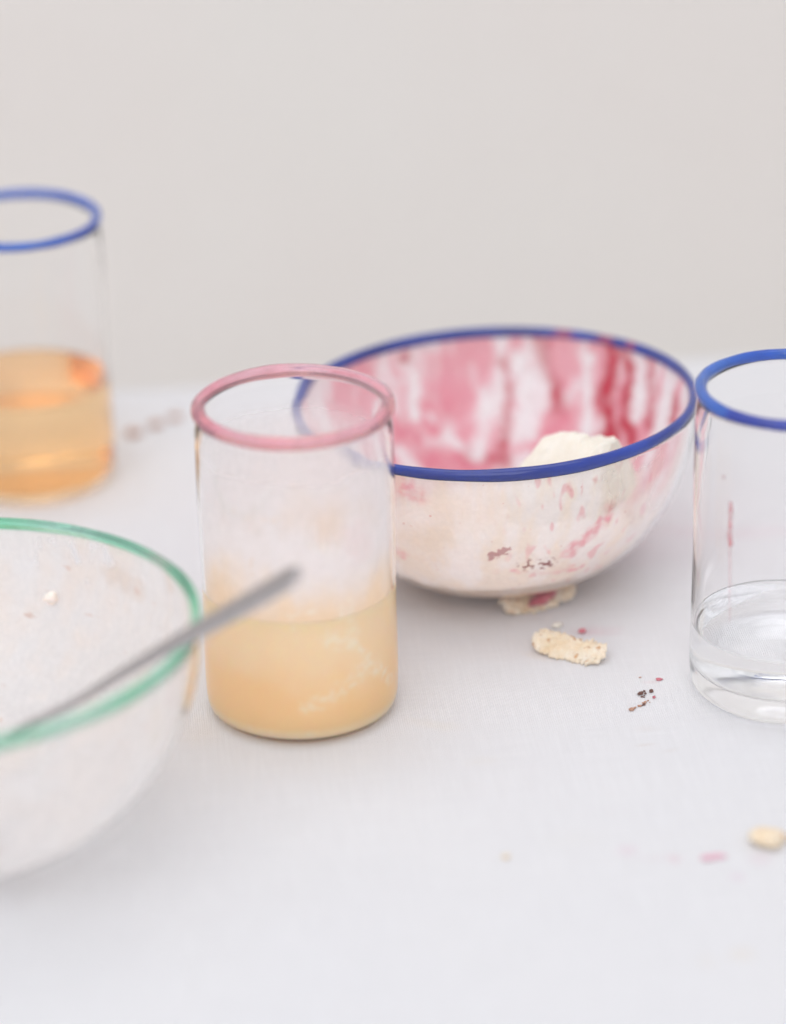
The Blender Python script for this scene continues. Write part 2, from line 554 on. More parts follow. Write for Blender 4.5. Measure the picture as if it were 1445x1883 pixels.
# ------------------------------------------------------------------ the setting: wall, table, cloth
def box(bm, x0, x1, y0, y1, z0, z1):
    vs = [bm.verts.new((x * S, y * S, z * S)) for x in (x0, x1) for y in (y0, y1) for z in (z0, z1)]
    for q in ((0, 1, 3, 2), (4, 6, 7, 5), (0, 4, 5, 1), (2, 3, 7, 6), (0, 2, 6, 4), (1, 5, 7, 3)):
        bm.faces.new([vs[i] for i in q])
    bmesh.ops.recalc_face_normals(bm, faces=bm.faces)
    return bm


wall = link('wall', box(bmesh.new(), -260, 260, 118, 130, -75, 190), M['wall'], smooth=False)
tag(wall, 'plain off-white wall far behind the table', kind='structure')
floor = link('floor', box(bmesh.new(), -260, 260, -60, 118, -78, -75), M['wall'], smooth=False)
tag(floor, 'pale floor under the table', kind='structure')

ANG = 0.094                                   # the table stands turned a little against the view
def cloth():
    bm = bmesh.new()
    nx, ny = 150, 190
    edge = 38.85                              # far edge in the table's own frame
    rows = []
    rad = 1.2
    for j in range(ny + 1):
        u = -75 + (75 + edge + 32) * j / ny
        row = []
        for i in range(nx + 1):
            x = -95 + 190 * i / nx
            if u < edge - rad:
                y, z = u, 0.0
            elif u < edge - rad + rad * math.pi / 2:
                a = (u - edge + rad) / rad
                y, z = edge - rad + rad * math.sin(a), -rad + rad * math.cos(a)
            else:
                d = u - (edge - rad + rad * math.pi / 2)
                y, z = edge + 0.06 * d * (1 + math.sin(x * 0.33 + 1.3 * noise.noise(Vector((x * 0.05, 0, 0))))), -rad - d
            q = Vector((x * 0.045, y * 0.045, 0.3))
            flat = smooth01((math.hypot(x, y - 10) - 30) / 40)
            if u < edge - rad:
                z += 0.25 * flat * noise.noise(q)
            c_, s_ = math.cos(ANG), math.sin(ANG)
            row.append(bm.verts.new(((x * c_ - y * s_) * S, (x * s_ + y * c_) * S, z * S)))
        rows.append(row)
    for a, b in zip(rows, rows[1:]):
        for i in range(nx):
            bm.faces.new((a[i], a[i + 1], b[i + 1], b[i]))
    return bm


tc = link('tablecloth', cloth(), M['linen'])
tag(tc, 'white linen tablecloth with faint pink and beige stains', kind='structure')
bm = bmesh.new()
box(bm, -94.5, 94.5, -74.5, 37.3, -3.0, -0.35)
tt = link('table', bm, M['wall'], smooth=False)
tt.rotation_euler = (0, 0, ANG)
tag(tt, 'table top hidden under the white cloth', kind='structure')


# ------------------------------------------------------------------ tumblers
HT = 12.18
GT = 'clear tumblers with coloured glass rims'


def tumbler_profile(base, wall_t=0.12, H=HT, ro=3.62):
    out = [(0, 0.05), (1.6, 0.03), (2.7, 0.0), (3.0, 0.01), (3.25, 0.08), (3.42, 0.20), (3.54, 0.38), (3.60, 0.62), (ro, 0.95)]
    out += [(ro + 0.015 * math.sin(z * 0.9), z) for z in [1.5 + k * (H - 2.6) / 14 for k in range(15)]]
    out += [(ro - 0.02, H - 0.75), (ro - 0.08, H - 0.4), (ro - 0.14, H - 0.05)]
    inn = [(ro - 0.21, H - 0.05), (ro - 0.16, H - 0.4)]
    inn += [(ro - wall_t, z) for z in [H - 1 - k * (H - 1 - base - 0.9) / 14 for k in range(15)]]
    inn += [(ro - wall_t - 0.03, base + 0.6), (ro - wall_t - 0.13, base + 0.3), (ro - wall_t - 0.35, base + 0.1), (ro - wall_t - 0.8, base), (1.2, base + 0.04), (0, base + 0.08)]
    return out + inn


def tumbler(loc, label, base, tube, rim_fn, rim_m, seed, turn=0.0, H=HT):
    t = empty('tumbler', loc, label, 'tumbler', GT)
    t.rotation_euler = (0, 0, turn)
    bm = lathe(tumbler_profile(base, H=H), 144, 0.006, seed)
    bmesh.ops.recalc_face_normals(bm, faces=bm.faces)
    link('glass_body', bm, M['glass'], t)
    bm = torus(3.46, tube, H, 180, 16, 0.013, seed)
    bmesh.ops.recalc_face_normals(bm, faces=bm.faces)
    rim = link('rim', bm, M[rim_m], t)
    paint(rim, rim_fn)
    return t


def angle_of(q):
    return math.degrees(math.atan2(q.y, q.x))


def bumpdeg(a, c, w):
    d = abs((a - c + 180) % 360 - 180)
    return 1 - smooth01(d / w)


def pink_fn(q):
    a = angle_of(q)
    n = noise.noise(Vector((q.x * 0.5, q.y * 0.5, 2)))
    t = 0.35 + 0.5 * n - 0.5 * bumpdeg(a, 205, 40) - 0.35 * bumpdeg(a, 165, 30) + 0.5 * bumpdeg(a, 60, 50) + 0.25 * bumpdeg(a, -50, 40)
    return (*mix3((0.90, 0.38, 0.46), (0.95, 0.66, 0.71), min(1, max(0, t))), 1)


def sky_fn(q):
    a = angle_of(q)
    n = noise.noise(Vector((q.x * 0.5, q.y * 0.5, 5)))
    return (*mix3((0.006, 0.075, 0.56), (0.06, 0.24, 0.78), min(1, max(0, 0.3 + 0.8 * n + 0.5 * bumpdeg(a, -70, 35)))), 1)


def deep_fn(q):
    a = angle_of(q)
    n = noise.noise(Vector((q.x * 0.6, q.y * 0.6, 7)))
    t = 0.35 + 0.4 * n + 0.3 * bumpdeg(a, 180, 50)
    cc = mix3((0.006, 0.085, 0.56), (0.05, 0.23, 0.74), min(1, max(0, t)))
    dark = smooth01((a + 142) / 4) if -150 < a < -20 else 0.0      # the rod joins here: paler end meets a deeper one
    cc = mix3(cc, (0.012, 0.035, 0.42), dark * 0.9)
    return (*cc, 1)


PT = (-3.54, 5.44, 0)
LT = (-15.81, 27.19, 0)
RT = (14.75, 6.11, 0)
pink = tumbler(PT, 'tumbler with a pink rim, smeared glass, holding cloudy orange juice', 0.20, 0.25, pink_fn, 'soft_rim', 1.0)
left_t = tumbler(LT, 'blue rimmed tumbler holding amber drink, farthest back at the left edge', 0.45, 0.20, sky_fn, 'rim', 4.0, H=11.9)
right_t = tumbler(RT, 'blue rimmed tumbler holding clear water, at the right edge', 0.95, 0.22, deep_fn, 'rim', 8.0)


def drink_bm(base, level, seed, r=3.51, men=0.06, k=8, n=144):
    pr = [(0, base + 0.06), (1.2, base + 0.02), (r - 0.78, base - 0.015), (r - 0.34, base + 0.085), (r - 0.115, base + 0.29), (r - 0.015, base + 0.6)]
    pr += [(r, base + 0.9 + (level - base - 0.9) * i / k) for i in range(k + 1)]
    pr += [(r - 0.0005, level + men), (r - 0.05, level + men * 0.55), (r - 0.14, level + men * 0.2), (r - 0.3, level + 0.02), (r - 0.8, level), (1.2, level), (0, level)]
    bm = lathe(pr, n, 0.006, seed)
    bmesh.ops.recalc_face_normals(bm, faces=bm.faces)
    return bm


PK = prep(PINK_STROKES)
PKC = {'W': (0.96, 0.88, 0.74), 'T': (0.84, 0.66, 0.50), 'P': (0.92, 0.70, 0.72)}


def pulp_warp(q):
    w = Vector((noise.noise(q * 1.7), noise.noise(q * 1.7 + Vector((5, 0, 0))), noise.noise(q * 1.7 + Vector((0, 5, 0))))) * 0.22
    return w + Vector((noise.noise(q * 5), noise.noise(q * 5 + Vector((5, 0, 0))), noise.noise(q * 5 + Vector((0, 5, 0))))) * 0.12


def juice_fn(q):
    nz = noise.fractal(Vector((q.x * 0.5, q.y * 0.5, q.z * 0.6)), 1.0, 2.1, 4)
    cc = mix3((0.96, 0.67, 0.35), (0.965, 0.75, 0.50), smooth01((q.z - 1.5 + 0.9 * nz) / 2.0))
    cc = mix3(cc, (0.96, 0.77, 0.53), smooth01((q.z - 3.1 + 1.2 * nz) / 2.2))
    if math.hypot(q.x, q.y) < 3.3 and q.z > 4.5:
        cc = (0.965, 0.84, 0.70)
    if q.z < 0.62:
        cc = mix3(cc, (0.97, 0.82, 0.62), 0.6 * smooth01((0.62 - q.z) / 0.2))
    w = pulp_warp(q)
    fine = noise.noise(q * 4.0)
    if math.hypot(q.x, q.y) > 3.0:
        for k, s, wd, pts in PK:
            cv = stroke_cover(q + w, wd * 1.5, pts, 0.85) * s * (0.15 + 0.75 * smooth01(fine + 0.5))
            cc = mix3(cc, PKC[k], min(1, max(0, cv)))
    return (*cc, 1)


juice = link('orange_juice', drink_bm(0.20, 5.1, 1.0, k=90, n=288), M['juice'], loc=PT)
paint(juice, juice_fn)
tag(juice, 'cloudy orange juice filling the lower third of the pink rimmed tumbler', 'drink')
amber = link('amber_drink', drink_bm(0.45, 4.6, 4.0), M['amber'], loc=LT)
tag(amber, 'clear amber orange drink in the back left blue rimmed tumbler', 'drink')
water = link('drinking_water', drink_bm(0.95, 2.75, 8.0), M['water'], loc=RT)
tag(water, 'shallow clear water at the bottom of the right blue rimmed tumbler', 'drink', kind='thing')


def film(profile, n, fn, name, material, parent, wob, seed, dense=0.0, relief=0.0):
    bm = lathe(profile, n, wob, seed, dense)
    o = link(name, bm, material, parent)
    paint(o, fn)
    if relief:                                 # the leftovers stand off the wall
        al = o.data.color_attributes['Col'].data
        for v, c_ in zip(o.data.vertices, al):
            q = v.co / S
            r_ = math.hypot(q.x, q.y)
            t_ = relief * c_.color[3] * (0.55 + 0.9 * noise.noise(q * 1.6) + 0.15 * noise.noise(q * 5))
            t_ *= smooth01((q.z - 0.4) / 0.8)
            f_ = 1 - max(0.0, t_) / max(r_, 0.5)
            v.co.x *= f_
            v.co.y *= f_
    return o


def pink_film(q):
    nz = noise.fractal(Vector((q.x * 0.8, q.y * 0.8, q.z * 0.35)), 1.0, 2.1, 5)
    fine = noise.noise(q * 5.0)
    a = 0.58 + 0.18 * nz
    a *= 1 - 0.95 * smooth01((q.z - 9.9) / 1.4)
    cc = mix3((0.91, 0.875, 0.88), (0.945, 0.75, 0.53), smooth01((7.5 - q.z) / 2.6 + 0.35 * nz))
    a += (0.97 - a) * smooth01((9.6 - q.z + 0.8 * nz) / 1.6)
    w = pulp_warp(q)
    for k, s, wd, pts in PK:
        cv = stroke_cover(q + w, wd, pts, 0.6) * s * (0.75 + 0.5 * fine)
        if cv > 0:
            cc = mix3(cc, PKC[k], min(1, cv * 1.2))
            a = max(a, a + (1 - a) * cv * 0.85)
    return (*cc, min(1, max(0, a)))


film([(3.485 - 0.05 * smooth01((z_ - 10.6) / 1.0), z_) for z_ in [5.13 + 6.52 * k / 150 for k in range(151)]], 288, pink_film, 'juice_residue', M['haze_film'], pink, 0.006, 1.0)


def right_film(q):
    nz = noise.noise(q * 2.2)
    cc, a = (0.86, 0.84, 0.84), 0.02
    pts = [Vector((-2.50, -2.42, 8.8)), Vector((-2.50, -2.42, 7.1)), ]
    c1 = stroke_cover(q + Vector((0.09 * nz, 0.05 * noise.noise(q * 5), 0)), 0.20 + 0.08 * noise.noise(q * 1.7), pts, 0.9) * (0.7 + 0.6 * noise.noise(q * 3.7))
    c2 = stroke_cover(q + Vector((0.05 * nz, 0, 0)), 0.12, [Vector((-2.5, -2.42, 7.1)), Vector((-2.45, -2.52, 4.0))], 0.9) * 0.35
    c3 = stroke_cover(q, 0.16, [Vector((-2.76, -2.15, 9.71))], 0.6) * 0.5
    k = max(0.0, c1 * 0.95, c2, c3)
    return (*mix3(cc, (0.62, 0.10, 0.13), min(1, k * 3)), max(a, k))


film([(3.485, 3.1 + 7.5 * k / 130) for k in range(131)], 300, right_film, 'berry_streak', M['haze_film'], right_t, 0.006, 8.0)


# ------------------------------------------------------------------ bowls
GBW = 'clear glass bowls with coloured glass rims'


def bowl_r(s, R, r0, n=1.8, m=3.0):
    s = min(1.0, max(0.0, s))
    return max(r0, R * (1 - (1 - s) ** n) ** (1 / m))


def bowl_profile(R, H, r0, t=0.17, n=1.8, m=3.0):
    out = [(0, 0.08), (r0 * 0.6, 0.05), (r0 * 0.92, 0.0)]
    ss = [0.034 + (1 - 0.034) * (k / 40) ** 1.5 for k in range(41)]
    out += [(bowl_r(s, R, r0, n, m), s * H) for s in ss]
    inn = [(bowl_r(s, R, r0, n, m) - t * (1 + 0.5 * (1 - s)), max(s * H, 0.27)) for s in reversed(ss) if s > 0.055]
    inn += [(r0 * 0.9, 0.25), (r0 * 0.5, 0.22), (0, 0.22)]
    return out + inn


def bowl(loc, rot, label, R, Rc, H, r0, tube, fn, rim_m, seed, n=1.8, m=3.0, gm='bowl_glass'):
    b = empty('bowl', loc, label, 'bowl', GBW, rot)
    bm = lathe(bowl_profile(R, H, r0, t=0.17 if gm == 'bowl_glass' else 0.09, n=n, m=m), 200, 0.004, seed)
    bmesh.ops.recalc_face_normals(bm, faces=bm.faces)
    link('glass_body', bm, M[gm], b)
    bm = torus(Rc, tube, H, 240, 16, 0.004, seed, 1.1)
    bmesh.ops.recalc_face_normals(bm, faces=bm.faces)
    rim = link('rim', bm, M[rim_m], b)
    paint(rim, fn)
    return b


def navy_fn(q):
    n = noise.noise(Vector((q.x * 0.4, q.y * 0.4, 3)))
    cc = mix3((0.001, 0.014, 0.22), (0.004, 0.045, 0.40), min(1, max(0, 0.5 + 0.9 * n)))
    for cen, w in (((4.95, 6.2, 7.53), 0.5), ((5.9, 5.2, 7.53), 0.35), ((3.2, 7.2, 7.6), 0.5)):      # berry dried onto the rim
        k = 1 - smooth01((Vector((q.x - cen[0], q.y - cen[1], 0)).length - w * 0.4) / (w * 0.7))
        cc = mix3(cc, (0.45, 0.06, 0.14), 0.75 * k)
    return (*cc, 1)


def mint_fn(q):
    a = angle_of(q)
    n = noise.noise(Vector((q.x * 0.35, q.y * 0.35, 3)))
    t = 0.35 + 0.6 * n + 0.4 * bumpdeg(a, 62, 30) - 0.4 * bumpdeg(a, 15, 20)
    cc = mix3((0.20, 0.70, 0.44), (0.56, 0.90, 0.76), min(1, max(0, t)))
    return (*mix3(cc, (0.72, 0.74, 0.66), 0.7 * bumpdeg(a, 33, 9)), 1)


RB = Vector((-0.03311517, 0.02826991, 0.99905165))
RG = Vector((-0.01876023, 0.0261635, 0.99948163))
ROTB = Vector((0, 0, 1)).rotation_difference(RB)
ROTG = Vector((0, 0, 1)).rotation_difference(RG)
OB = (4.398, 16.580, 0.13)
OG = (-15.877, -3.754, 0.11)
HB, HG = 7.42, 7.79
blue = bowl(OB, ROTB, 'wide glass bowl with a navy blue rim, streaked with berry and cream', 8.12, 7.95, HB, 3.0, 0.215, navy_fn, 'deep_rim', 2.0)
green = bowl(OG, ROTG, 'out of focus glass bowl with a green rim at the lower left', 9.40, 9.21, HG, 4.2, 0.20, mint_fn, 'soft_rim', 6.0, 1.9, 3.2, 'thin_glass')

# what is left of the dessert in the blue rimmed bowl
dess = empty('berry_cream', OB, 'berry stained cream smeared over the inside of the navy rimmed bowl', 'dessert', None, ROTB)
BS = []
for k_, s_, w_, pts_ in prep(BLUE_STROKES):
    cen_ = sum(pts_, Vector()) / len(pts_)
    BS.append((k_, s_, w_, pts_, cen_, max((q_ - cen_).length for q_ in pts_) + w_ * 1.3 + 0.4))
PAL = {'P': (0.84, 0.21, 0.29), 'R': (0.58, 0.010, 0.045), 'W': (0.95, 0.90, 0.91), 'M': (0.50, 0.22, 0.22), 'D': (0.26, 0.05, 0.05),
       'B': (0.92, 0.81, 0.69), 'T': (0.82, 0.56, 0.38)}
CLEARING = [([Vector((4.0, -6.45, 6.7)), Vector((4.15, -6.2, 5.7))], 1.0), ([Vector((6.9, -3.4, 6.3)), Vector((6.3, -4.2, 5.0))], 1.6), ([Vector((5.2, -5.6, 6.9)), Vector((7.2, -2.4, 6.9))], 0.9)]


def berry_fn(q):
    w1 = Vector((noise.noise(q * 0.9), noise.noise(q * 0.9 + Vector((7, 0, 0))), 0.6 * noise.noise(q * 0.9 + Vector((0, 7, 0))))) * 0.26
    w2 = Vector((noise.noise(q * 3.1), noise.noise(q * 3.1 + Vector((7, 0, 0))), noise.noise(q * 3.1 + Vector((0, 7, 0))))) * 0.12
    fine = noise.noise(Vector((q.x * 3, q.y * 3, q.z * 1.2)))
    str_ = noise.fractal(Vector((q.x * 0.9, q.y * 0.9, q.z * 0.25 + 3)), 1.0, 2.0, 4)
    back = smooth01((q.y + 1.2) / 2.4)
    # inside of the far wall: pink wash; near wall: pale cream
    cb = mix3((0.95, 0.83, 0.85), (0.88, 0.36, 0.43), smooth01(0.42 + 1.7 * str_))
    cf = mix3((0.95, 0.91, 0.885), (0.93, 0.825, 0.715), smooth01(0.45 + 1.3 * str_))
    if fine > 0.30:
        cf = mix3(cf, (0.82, 0.30, 0.36), 0.6 * smooth01((fine - 0.30) / 0.25) * smooth01((q.x + 1) / 3))
    cc = mix3(cf, cb, back)
    side = smooth01((q.x - 3.0) / 3.5)
    high = smooth01((q.z - 3.2) / 3.0)
    af = 0.90 - 0.52 * side * smooth01((q.z - 1.6) / 3) - 0.06 * high + 0.12 * str_
    ab = 0.97 - 0.1 * high
    a = af + (ab - af) * back
    if q.z < 1.7:
        cc = mix3(cc, (0.94, 0.78, 0.64), 0.8 * (1 - smooth01((q.z - 0.5) / 1.2)) * (1 - back))
        a = max(a, 0.85)
    w3 = Vector((noise.noise(q * 6), noise.noise(q * 6 + Vector((7, 0, 0))), noise.noise(q * 6 + Vector((0, 7, 0))))) * 0.10
    for k, s, w, pts, cen, rad in BS:
        if (q - cen).length > rad:
            continue
        if k == 'M':
            cv = stroke_cover(q + w2 * 1.6 + w3 * 1.5, w * 1.1, pts, 0.15) * s
            g = 1.0 if noise.noise(q * 3.3 + Vector((2, 2, 2))) > -0.15 else 0.1
        elif k == 'D':
            cv = stroke_cover(q + w2 + w3, w * 2.6, pts, 0.5) * s * 1.2
            g = smooth01((noise.noise(Vector((q.x * 6, q.y * 6, q.z * 7))) - 0.02) / 0.25)
        else:
            big = w > 0.5 or k == 'W'
            m_ = q + w1 * (1.0 if big else 0.5) + w2
            cv = stroke_cover(m_, w * (1.1 if w > 0.5 else 1.35), pts, 0.75) * s * {'R': 1.5, 'W': 1.3}.get(k, 1.1)
            g = 0.88 + 0.4 * fine
            if q.y < 0 and k == 'P':
                g *= 0.5 + 0.8 * smooth01(noise.fractal(q * 3.5, 1.0, 2.0, 4) + 0.5)
        if cv > 0:
            t = min(1, cv * g)
            cc = mix3(cc, PAL[k], t)
            a = max(a, t)
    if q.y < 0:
        cc = mix3(cc, (0.78, 0.46, 0.24), 0.75 * (1 - smooth01((q.z - 0.55) / 0.45)))  # brown contact shade and biscuit tint painted into the film's bottom edge
    dots = noise.noise(q * 7.5 + Vector((3, 1, 2)))
    if dots > 0.72 and q.y < 0:
        cc = mix3(cc, (0.62, 0.20, 0.16), 0.8 * smooth01((dots - 0.72) / 0.06))
    for pts, w in CLEARING:
        cv = stroke_cover(q + w1 * 1.2 + w2, w, pts, 0.9)
        a *= 1 - 0.8 * cv
    return (*cc, min(1, max(0, a)))


prof = [(0, 0.28), (0.8, 0.28), (1.6, 0.285), (2.3, 0.29), (2.65, 0.31)]
for k in range(240):
    s = 0.045 + (0.985 - 0.045) * k / 239
    prof.append((bowl_r(s, 8.12, 3.0) - 0.17 * (1 + 0.5 * (1 - s)) - 0.03, s * HB))
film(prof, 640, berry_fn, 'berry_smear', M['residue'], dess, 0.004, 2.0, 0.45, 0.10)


def pool_bm(R, H, level, r0, n=1.8, m=3.0, amp=0.35, seed=0.0):
    bm = bmesh.new()
    N, K = 96, 26
    def inner(z):
        s = z / H
        return bowl_r(s, R, r0, n, m) - 0.17 * (1 + 0.5 * (1 - s)) - 0.06
    bot = []
    prof_ = [(0, 0.27), (r0 * 0.5, 0.27), (r0 * 0.85, 0.30)] + [(inner(z) - 0.08, z) for z in (0.5, 0.75, 1.0)]
    rows = []
    for r, z in prof_:
        rows.append([bm.verts.new((r * math.cos(2 * math.pi * i / N) * S, r * math.sin(2 * math.pi * i / N) * S, z * S)) for i in range(N)] if r else [bm.verts.new((0, 0, z * S))])
    for k in range(K + 1):
        f = 1 - k / K
        row = []
        for i in range(N):
            t = 2 * math.pi * i / N
            z = level + amp * noise.fractal(Vector((f * 2 * math.cos(t) + seed, f * 2 * math.sin(t), seed)), 1.0, 2, 4) + 0.35 * f ** 6
            r = f * (inner(max(1.02, z)) - 0.08)
            row.append(bm.verts.new((r * math.cos(t) * S, r * math.sin(t) * S, max(1.03, z) * S)))
        if f == 0:
            for v in row[1:]:
                bm.verts.remove(v)
            row = row[:1]
        rows.append(row)
    for a, b in zip(rows, rows[1:]):
        for i in range(N):
            j = (i + 1) % N
            if len(a) == 1:
                bm.faces.new((a[0], b[j], b[i]))
            elif len(b) == 1:
                bm.faces.new((a[i], a[j], b[0]))
            else:
                bm.faces.new((a[i], a[j], b[j], b[i]))
    bmesh.ops.recalc_face_normals(bm, faces=bm.faces)
    return bm


link('melted_cream', pool_bm(8.12, HB, 1.3, 3.0, amp=0.22, seed=2.0), M['pool'], dess)

gcream = empty('cream_leftover', OG, 'white cream left on the inside of the green rimmed bowl', 'dessert', None, ROTG)
GS = prep(GREEN_STROKES)


def green_fn(q):
    w2 = Vector((noise.noise(q * 1.8), noise.noise(q * 1.8 + Vector((7, 0, 0))), noise.noise(q * 1.8 + Vector((0, 7, 0))))) * 0.2
    str_ = noise.fractal(Vector((q.x * 0.6, q.y * 0.6, q.z * 0.3 + 3)), 1.0, 2.0, 4)
    cc = mix3((0.95, 0.91, 0.89), (0.95, 0.85, 0.78), smooth01(0.4 + str_))
    a = 0.62 + 0.25 * str_ - 0.22 * smooth01((q.z - 5.5) / 2) * (1 if q.y < 0 else 0.2)
    if q.y < -1.0:
        cc = mix3(cc, (0.95, 0.92, 0.92), 0.5)
    for k, s, w, pts in GS:
        cv = stroke_cover(q + w2, w * 1.1, pts, 0.5) * s
        if cv <= 0:
            continue
        if k == 'C':
            a *= 1 - 0.9 * cv
        else:
            tgt = {'T': (0.80, 0.60, 0.44), 'P': (0.80, 0.32, 0.34), 'Y': (0.84, 0.72, 0.42)}[k]
            cc = mix3(cc, tgt, cv)
            a = max(a, cv * 0.9)
    sp = noise.noise(q * 2.6 + Vector((1, 2, 3)))
    if sp > 0.62:
        cc = mix3(cc, (0.72, 0.40, 0.26), smooth01((sp - 0.62) / 0.1) * 0.6)
    return (*cc, min(1, max(0, a)))


prof = [(0, 0.28), (1.2, 0.28), (2.4, 0.285), (3.3, 0.29), (3.8, 0.31)]
for k in range(130):
    s = 0.045 + (0.985 - 0.045) * k / 129
    prof.append((bowl_r(s, 9.40, 4.2, 1.9, 3.2) - 0.17 * (1 + 0.5 * (1 - s)) - 0.03, s * HG))
film(prof, 340, green_fn, 'cream_smear', M['residue'], gcream, 0.004, 6.0, 0.0, 0.12)


def lump_bm(size, seed, rough=0.28, ridge=0.0, cut=None, sub=5, freq=1.0):
    """broken food lump: displaced ball with facets, half sizes in cm"""
    bm = bmesh.new()
    bmesh.ops.create_icosphere(bm, subdivisions=sub, radius=1)
    sz = Vector(size)
    for v in bm.verts:
        d = v.co.normalized()
        q = d * 1.3 * freq + Vector((seed, seed * 0.7, -seed))
        k = 1 + rough * noise.fractal(q, 0.9, 2.1, 5)
        k += rough * 0.6 * (abs(noise.noise(q * 2.2)) - 0.25)
        if ridge:
            k += ridge * math.sin(9 * d.z + 2.5 * noise.noise(q) + 1.5 * d.x)
        p_ = Vector((d.x * sz.x, d.y * sz.y, d.z * sz.z)) * k
        if cut:
            for nrm, off in cut:
                n_ = Vector(nrm).normalized()
                e = p_.dot(n_) - off
                if e > 0:
                    p_ -= n_ * e * 0.9
        v.co = p_ * S
    return bm


# cream clot on the far wall of the green rimmed bowl
link('cream_clot', lump_bm((0.24, 0.16, 0.27), 3.3, 0.3, sub=4), M['pool'], gcream, loc=(3.35, 7.75, 5.3))

# the big meringue piece in the blue rimmed bowl
mer = link('meringue_piece', lump_bm((2.75, 1.75, 1.55), 1.7, 0.24, 0.032, [((0.6, -0.6, 0.25), 1.6), ((-0.5, -0.8, 0.1), 1.6), ((-0.42, 0.1, 1), 1.02), ((1, 0.1, 0.15), 2.2)], 6, 1.0), M['meringue'])
tag(mer, 'pale cream meringue chunk lying against the front of the navy rimmed bowl', 'meringue', 'meringue pieces')
mer.location = (Vector(OB) + Vector((2.75, -3.35, 5.5))) * S
mer.rotation_euler = (0.35, -0.28, 0.25)


# ------------------------------------------------------------------ spoon
def spoon_bm():
    """along +x from the scoop's tip (0) to the handle's end (18), face up"""
    L = 17.6
    st = []
    for k in range(90):
        x = L * k / 89
        if x < 5.2:
            u = x / 5.2
            hw = 1.62 * math.sqrt(max(0.0, 1 - ((u - 0.46) / (0.46 if u < 0.46 else 0.60)) ** 2)) if u < 0.98 else 0.5
            hw = max(hw, 0.02 if u < 0.1 else 0.26)
            dep = 0.75 * math.sin(math.pi * min(1, u)) ** 0.8
            th = 0.11
        else:
            u = (x - 5.2) / (L - 5.2)
            hw = 0.15 + 0.36 * smooth01((u - 0.25) / 0.6)
            if x > L - 0.75:
                e = (x - L + 0.75) / 0.75
                hw *= math.sqrt(max(0.0, 1 - (e * 0.97) ** 2.6))
            dep, th = 0.0, 0.26 - 0.08 * u
        zc = 0.35 * math.exp(-((x - 6.4) / 1.5) ** 2) - (0.45 * smooth01((u - 0.35) / 0.65) if x >= 5.2 else 0.0)
        st.append((x, hw, dep, th, zc))
    bm = bmesh.new()
    K = 10
    rings = []
    for x, hw, dep, th, zc in st:
        top, bot = [], []
        for j in range(K + 1):
            y = -1 + 2 * j / K
            z = zc - dep * (1 - y * y)
            e = th * 0.5 * math.sqrt(max(0.02, 1 - abs(y) ** 4))
            top.append(bm.verts.new((x * S, hw * y * S, (z + e) * S)))
            bot.append(bm.verts.new((x * S, hw * y * S, (z - e) * S)))
        rings.append(top + bot[::-1])
    for a, b in zip(rings, rings[1:]):
        n = len(a)
        for i in range(n):
            bm.faces.new((a[i], a[(i + 1) % n], b[(i + 1) % n], b[i]))
    bm.faces.new(rings[0])
    bm.faces.new(rings[-1][::-1])
    bmesh.ops.recalc_face_normals(bm, faces=bm.faces)
    return bm


spoon = link('spoon', spoon_bm(), M['metal'])
tag(spoon, 'grey metal spoon leaning over the edge of the green rimmed bowl', 'spoon')
tip, onrim = Vector((-3.11, -5.80, 11.0)), Vector((-6.958, -5.791, 8.40))
dx = (tip - onrim).normalized()
dy = Vector((0, 0, 1)).cross(dx).normalized()
dz = dx.cross(dy)
ROLLS = 0.35
dy2 = dy * math.cos(ROLLS) + dz * math.sin(ROLLS)
dz2 = -dy * math.sin(ROLLS) + dz * math.cos(ROLLS)
mx = Matrix((dx, dy2, dz2)).transposed().to_4x4()
mx.translation = (tip + dz2 * 0.4 - dx * 17.6) * S
spoon.matrix_world = mx


